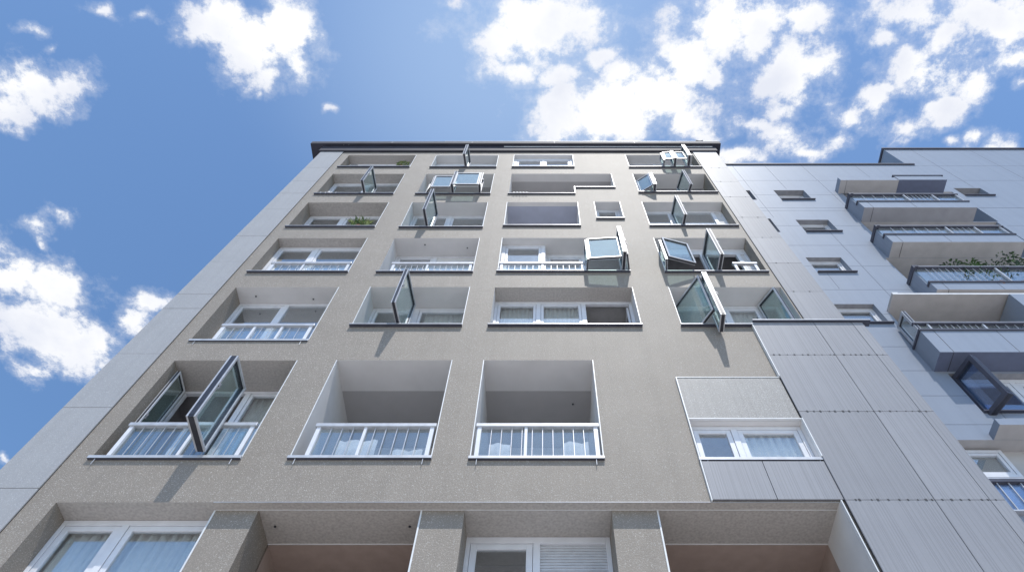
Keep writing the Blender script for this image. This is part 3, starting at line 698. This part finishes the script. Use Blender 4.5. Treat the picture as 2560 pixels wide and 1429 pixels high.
# ================================================================== small things on sills and balconies
def plant(name, loc, label, kind, h, spread, n, leaf, pot_h=.22, pot_r=.12, llen=.22, lw=.03, hang=False):
    rnd = random.Random(int(loc[0]*1000)); o = thing(name, loc, label, 'potted plant', 'plants on the balconies')
    p = MB(); x, y, z = loc
    p.tube(((x, y, z), (x, y, z+pot_h*.9), (x, y, z+pot_h)), (pot_r*.72, pot_r, pot_r*1.08), 'pot', 14); p.build('pot', o)
    f = MB(); st = MB()
    for i in range(n):
        a = rnd.uniform(0, 2*math.pi); ln = llen*rnd.uniform(.6, 1.25)
        if kind == 'spiky':
            base = Vector((x+rnd.uniform(-1, 1)*spread*.55, y+rnd.uniform(-.3, .3)*spread*.4, z+pot_h+rnd.uniform(0, h*.35))); el = rnd.uniform(.25, 1.45)
        else:
            r = math.sqrt(rnd.random())*spread; zz = rnd.random()
            base = Vector((x+math.cos(a)*r, y+math.sin(a)*r*.45, z+pot_h+h*(.12+.88*zz**.6))); el = rnd.uniform(-.7, .9)
        d = Vector((math.cos(a)*math.cos(el), math.sin(a)*math.cos(el), math.sin(el))); sd = d.cross(Vector((rnd.uniform(-.3, .3), rnd.uniform(-.3, .3), 1))).normalized()
        m1 = base+d*ln*.5+Vector((0, 0, .02)); tip = base+d*ln-Vector((0, 0, ln*.25)); wv = sd*lw*rnd.uniform(.6, 1.2)
        f.face((base, m1-wv, tip, m1+wv), leaf if rnd.random() < .7 else 'leaf')
        if i % 9 == 0: st.tube((Vector((x, y, z+pot_h*.8)), (Vector((x, y, z+pot_h))+base)/2, base), (.008, .006, .004), 'leaf_dark', 5)
    f.build('foliage', o); st.build('stem', o)
    return o
plant('potted_plant', (-5.50, .05, 19.985), 'bushy spiky green plant at the right end of the fourth sill down', 'spiky', .50, .46, 190, 'leaf_pale', .12, .10, .34, .018)
plant('potted_plant', (-5.28, .02, 25.645), 'small yellow green plant on the top left window sill', 'leafy', .40, .20, 200, 'leaf_pale', .10, .08, .09, .02)
plant('potted_plant', (11.45, .60, 17.14), 'sparse dark shrub rising above the left part of the blue block balcony rail', 'leafy', 1.36, .22, 150, 'leaf_dark', .30, .15, .12, .026)
plant('potted_plant', (12.05, .60, 17.14), 'light green topped plant between the two darker balcony shrubs', 'leafy', 1.38, .20, 240, 'leaf', .30, .16, .12, .026)
plant('potted_plant', (12.62, .62, 17.14), 'dense low dark shrub at the balcony post of the blue block', 'leafy', 1.32, .32, 140, 'leaf_dark', .30, .17, .11, .025)
plant('potted_plant', (13.35, .62, 17.14), 'tall dark leafy plant highest on the blue block balcony', 'leafy', 1.95, .24, 120, 'leaf_dark', .32, .17, .13, .03)
plant('potted_plant', (9.75, .75, 14.22), 'small green plant seen through the balcony glass beside the curved cream lamp', 'leafy', .85, .20, 200, 'leaf', .2, .12, .11, .028)

def fan(loc, label):
    o = thing('round_fan', loc, label, 'fan'); x, y, z = loc; b = MB()
    for rr in (.17, .13, .08):
        pts = [(x+rr*math.cos(a), y+.02*(rr < .15), z+.34+rr*math.sin(a)) for a in [2*math.pi*i/20 for i in range(21)]]
        b.tube(pts, .012, 'fan', 6)
    for i in range(8):
        a = math.pi*i/8; b.tube(((x-.17*math.cos(a), y, z+.34-.17*math.sin(a)), (x+.17*math.cos(a), y, z+.34+.17*math.sin(a))), .005, 'fan', 5)
    b.build('cage', o)
    b = MB(); b.tube(((x, y+.02, z), (x, y+.02, z+.02), (x, y+.02, z+.025), (x, y+.02, z+.30)), (.11, .11, .02, .02), 'fan', 12); b.build('stand', o)
    b = MB(); b.tube(((x, y+.0, z+.34), (x, y+.12, z+.34)), .06, 'char', 10); b.build('motor', o)
fan((-7.12, .05, 25.645), 'dark round fan at the left end of the top left window sill')
fan((12.12, .62, 23.72), 'grey round fan above the top balcony rail of the blue block')
# curved cream lamp on the low balcony of the wing
o = thing('arc_lamp', (9.55, 1.1, 14.22), 'cream lamp with a curved neck behind the low balcony rail', 'lamp')
b = MB(); pts = [(9.55, 1.1, 14.25)]+[(9.55+.0, 1.1, 14.6+.25*i) for i in range(5)]+[(9.55-.16+.16*math.cos(a), 1.1-.05*i, 15.62+.16*math.sin(a)) for i, a in enumerate([.3, .8, 1.4, 2.0, 2.6])]
b.tube(pts, .075, 'lamp', 10); b.build('neck', o, smooth=True)
b = MB(); b.tube(((9.55, 1.1, 14.22), (9.55, 1.1, 14.26)), .17, 'lamp', 16); b.build('foot', o)
b = MB(); b.tube(((9.27, .88, 15.72), (9.20, .82, 15.60)), (.06, .13), 'lamp', 12); b.build('lamp_shade', o)
# lantern on the stepped sill
o = thing('lantern', (1.95, .45, 24.91), 'small white lantern hanging by a wire in the stepped loggia', 'lantern')
b = MB(); b.tube(((1.95, .45, 24.91), (1.95, .45, 24.15)), .008, 'alu', 6); b.build('wire', o)
b = MB(); frame_bars(b, 1.89, 2.01, 23.82, 24.10, .40, .50, .03, 'lamp'); b.box(1.88, 2.02, .39, .51, 24.101, 24.15, 'lamp'); b.box(1.88, 2.02, .39, .51, 23.79, 23.819, 'lamp'); b.build('case', o)
# antenna at the roof edge
o = thing('roof_antenna', (6.30, -.15, 28.38), 'small dark forked antenna standing on the roof edge', 'antenna')
b = MB(); b.tube(((6.30, -.15, 28.40), (6.30, -.15, 28.62)), .018, 'char', 8); b.build('mast', o)
b = MB(); b.tube(((6.16, -.15, 28.68), (6.22, -.15, 28.64), (6.30, -.15, 28.61), (6.38, -.15, 28.64), (6.44, -.15, 28.68)), .025, 'char', 8); b.build('fork', o)

# ================================================================== ground
g = MB(); g.box(-220, 220, -220, 220, -.3, 0, 'ground'); tag(g.build('ground'), kind='structure', label='pale paved forecourt in front of the blocks')

# ================================================================== light, sky, camera
SUN = Vector((.26, -1., 2.25)).normalized()
sl = bpy.data.lights.new('sun', 'SUN'); sl.energy = SUN_E; sl.angle = R(.53); sl.color = (1, .96, .90)
so = bpy.data.objects.new('sun', sl); COL.objects.link(so); so.rotation_euler = SUN.to_track_quat('Z', 'Y').to_euler()

wd = bpy.data.worlds.new('World'); scene.world = wd; wd.use_nodes = True
nt = wd.node_tree; nt.nodes.clear(); L = nt.links.new
N = lambda t: nt.nodes.new(t)
def math_(op, a=None, c=None, d=None, clamp=False):
    n = N('ShaderNodeMath'); n.operation = op; n.use_clamp = clamp
    for i, v in enumerate((a, c, d)):
        if v is None: continue
        if hasattr(v, 'links'): L(v, n.inputs[i])
        else: n.inputs[i].default_value = v
    return n.outputs[0]
sky = N('ShaderNodeTexSky'); sky.sky_type = 'NISHITA'; sky.sun_disc = False
sky.sun_elevation = math.asin(SUN.z); sky.sun_rotation = math.atan2(SUN.x, SUN.y)
sky.air_density = 1.; sky.dust_density = .55; sky.ozone_density = 2.6
hs = N('ShaderNodeMix'); hs.data_type = 'RGBA'; hs.blend_type = 'MULTIPLY'; hs.inputs['Factor'].default_value = 1.
hs.inputs['B'].default_value = (*SKYTINT, 1); L(sky.outputs['Color'], hs.inputs['A'])
tc = N('ShaderNodeTexCoord'); sp = N('ShaderNodeSeparateXYZ'); L(tc.outputs['Generated'], sp.inputs[0])
zc = math_('MAXIMUM', sp.outputs['Z'], .08)
cv = N('ShaderNodeCombineXYZ'); L(math_('DIVIDE', sp.outputs['X'], zc), cv.inputs[0]); L(math_('DIVIDE', sp.outputs['Y'], zc), cv.inputs[1])
# cloud layer in the plane of the cloud base: broad bodies, warped and frayed by fractal noise
wn = N('ShaderNodeTexNoise'); wn.inputs['Scale'].default_value = 13.; wn.inputs['Detail'].default_value = 3; L(cv.outputs[0], wn.inputs['Vector'])
ws = N('ShaderNodeVectorMath'); ws.operation = 'MULTIPLY_ADD'; L(wn.outputs['Color'], ws.inputs[0]); ws.inputs[1].default_value = (.07, .07, 0); ws.inputs[2].default_value = (-.035, -.035, 0)
wa = N('ShaderNodeVectorMath'); wa.operation = 'ADD'; L(cv.outputs[0], wa.inputs[0]); L(ws.outputs[0], wa.inputs[1])
field = None
for u, v, ru, rv, wt in BLOBS:
    s = N('ShaderNodeVectorMath'); s.operation = 'MULTIPLY_ADD'; L(wa.outputs[0], s.inputs[0]); s.inputs[1].default_value = (1/ru, 1/rv, 0); s.inputs[2].default_value = (-u/ru, -v/rv, 0)
    ln = N('ShaderNodeVectorMath'); ln.operation = 'LENGTH'; L(s.outputs[0], ln.inputs[0])
    f = math_('MULTIPLY_ADD', ln.outputs['Value'], -max(wt, .75), 1.12*wt if wt > .6 else 1.5*wt)
    field = f if field is None else math_('MAXIMUM', field, f)
field = math_('MAXIMUM', field, -1.1)
fb = N('ShaderNodeTexNoise'); fb.inputs['Scale'].default_value = 14.; fb.inputs['Detail'].default_value = 10; fb.inputs['Roughness'].default_value = .68; L(cv.outputs[0], fb.inputs['Vector'])
fd = math_('MULTIPLY_ADD', fb.outputs['Fac'], 2.9, -1.45)
den = math_('ADD', math_('MULTIPLY', field, .85), fd)
mr = N('ShaderNodeMapRange'); mr.interpolation_type = 'SMOOTHSTEP'; mr.inputs['From Min'].default_value = -.06; mr.inputs['From Max'].default_value = .55; L(den, mr.inputs['Value'])
hz = N('ShaderNodeMapRange'); hz.interpolation_type = 'SMOOTHSTEP'; hz.inputs['From Min'].default_value = -.32; hz.inputs['From Max'].default_value = .30; hz.inputs['To Max'].default_value = .26; L(den, hz.inputs['Value'])
# pale glow painted into the sky colour towards the middle
s = N('ShaderNodeVectorMath'); s.operation = 'MULTIPLY_ADD'; L(cv.outputs[0], s.inputs[0]); s.inputs[1].default_value = (1/.42, 1/.36, 0); s.inputs[2].default_value = (.06/.42, -.17/.36, 0)
ln = N('ShaderNodeVectorMath'); ln.operation = 'LENGTH'; L(s.outputs[0], ln.inputs[0])
th = N('ShaderNodeMapRange'); th.interpolation_type = 'SMOOTHSTEP'; th.inputs['From Min'].default_value = 1.; th.inputs['From Max'].default_value = .1; th.inputs['To Max'].default_value = 1.; L(ln.outputs['Value'], th.inputs['Value'])
veil = math_('MAXIMUM', hz.outputs['Result'], mr.outputs['Result'])
glow = N('ShaderNodeMix'); glow.data_type = 'RGBA'; L(math_('MULTIPLY', th.outputs['Result'], .30), glow.inputs['Factor']); L(hs.outputs['Result'], glow.inputs['A']); glow.inputs['B'].default_value = (3.6, 4.6, 5.8, 1)
up = math_('GREATER_THAN', sp.outputs['Z'], .12)
mask = math_('MULTIPLY', veil, up)
# thick middles of the clouds are a little greyer, as clouds are from below
sh = N('ShaderNodeTexNoise'); sh.inputs['Scale'].default_value = 7.; sh.inputs['Detail'].default_value = 6; L(cv.outputs[0], sh.inputs['Vector'])
cr = N('ShaderNodeValToRGB'); cr.color_ramp.elements[0].position = .40; cr.color_ramp.elements[0].color = (*CLOUD_HI, 1); cr.color_ramp.elements[1].position = .66; cr.color_ramp.elements[1].color = (*CLOUD_LO, 1)
L(sh.outputs['Fac'], cr.inputs['Fac'])
cs = N('ShaderNodeMix'); cs.data_type = 'RGBA'; cs.blend_type = 'MULTIPLY'; cs.inputs['Factor'].default_value = 1; L(cr.outputs['Color'], cs.inputs['A']); cs.inputs['B'].default_value = (CLOUD_V,)*3+(1,)
mx = N('ShaderNodeMix'); mx.data_type = 'RGBA'; L(mask, mx.inputs['Factor']); L(glow.outputs['Result'], mx.inputs['A']); L(cs.outputs['Result'], mx.inputs['B'])
bg = N('ShaderNodeBackground'); bg.inputs['Strength'].default_value = SKY_STRENGTH; L(mx.outputs['Result'], bg.inputs['Color'])
ow = N('ShaderNodeOutputWorld'); L(bg.outputs[0], ow.inputs['Surface'])
wd.cycles.sampling_method = 'MANUAL'; wd.cycles.sample_map_resolution = 512

cam = bpy.data.cameras.new('camera'); co = bpy.data.objects.new('camera', cam); COL.objects.link(co)
cam.sensor_width = 36; cam.lens = 36*1690/2560; cam.shift_x = -81/2560; cam.clip_end = 2000; cam.clip_start = .05
co.location = (0, -7.72, 1.6); co.rotation_euler = (R(90)+math.atan(1690/888.5), 0, 0)
scene.camera = co

vs = scene.view_settings; vs.view_transform = 'Standard'; vs.look = 'None'; vs.exposure = EXPOSURE; vs.gamma = 1; vs.use_curve_mapping = False
scene.cycles.use_denoising = True; scene.cycles.max_bounces = 8; scene.cycles.transparent_max_bounces = 16
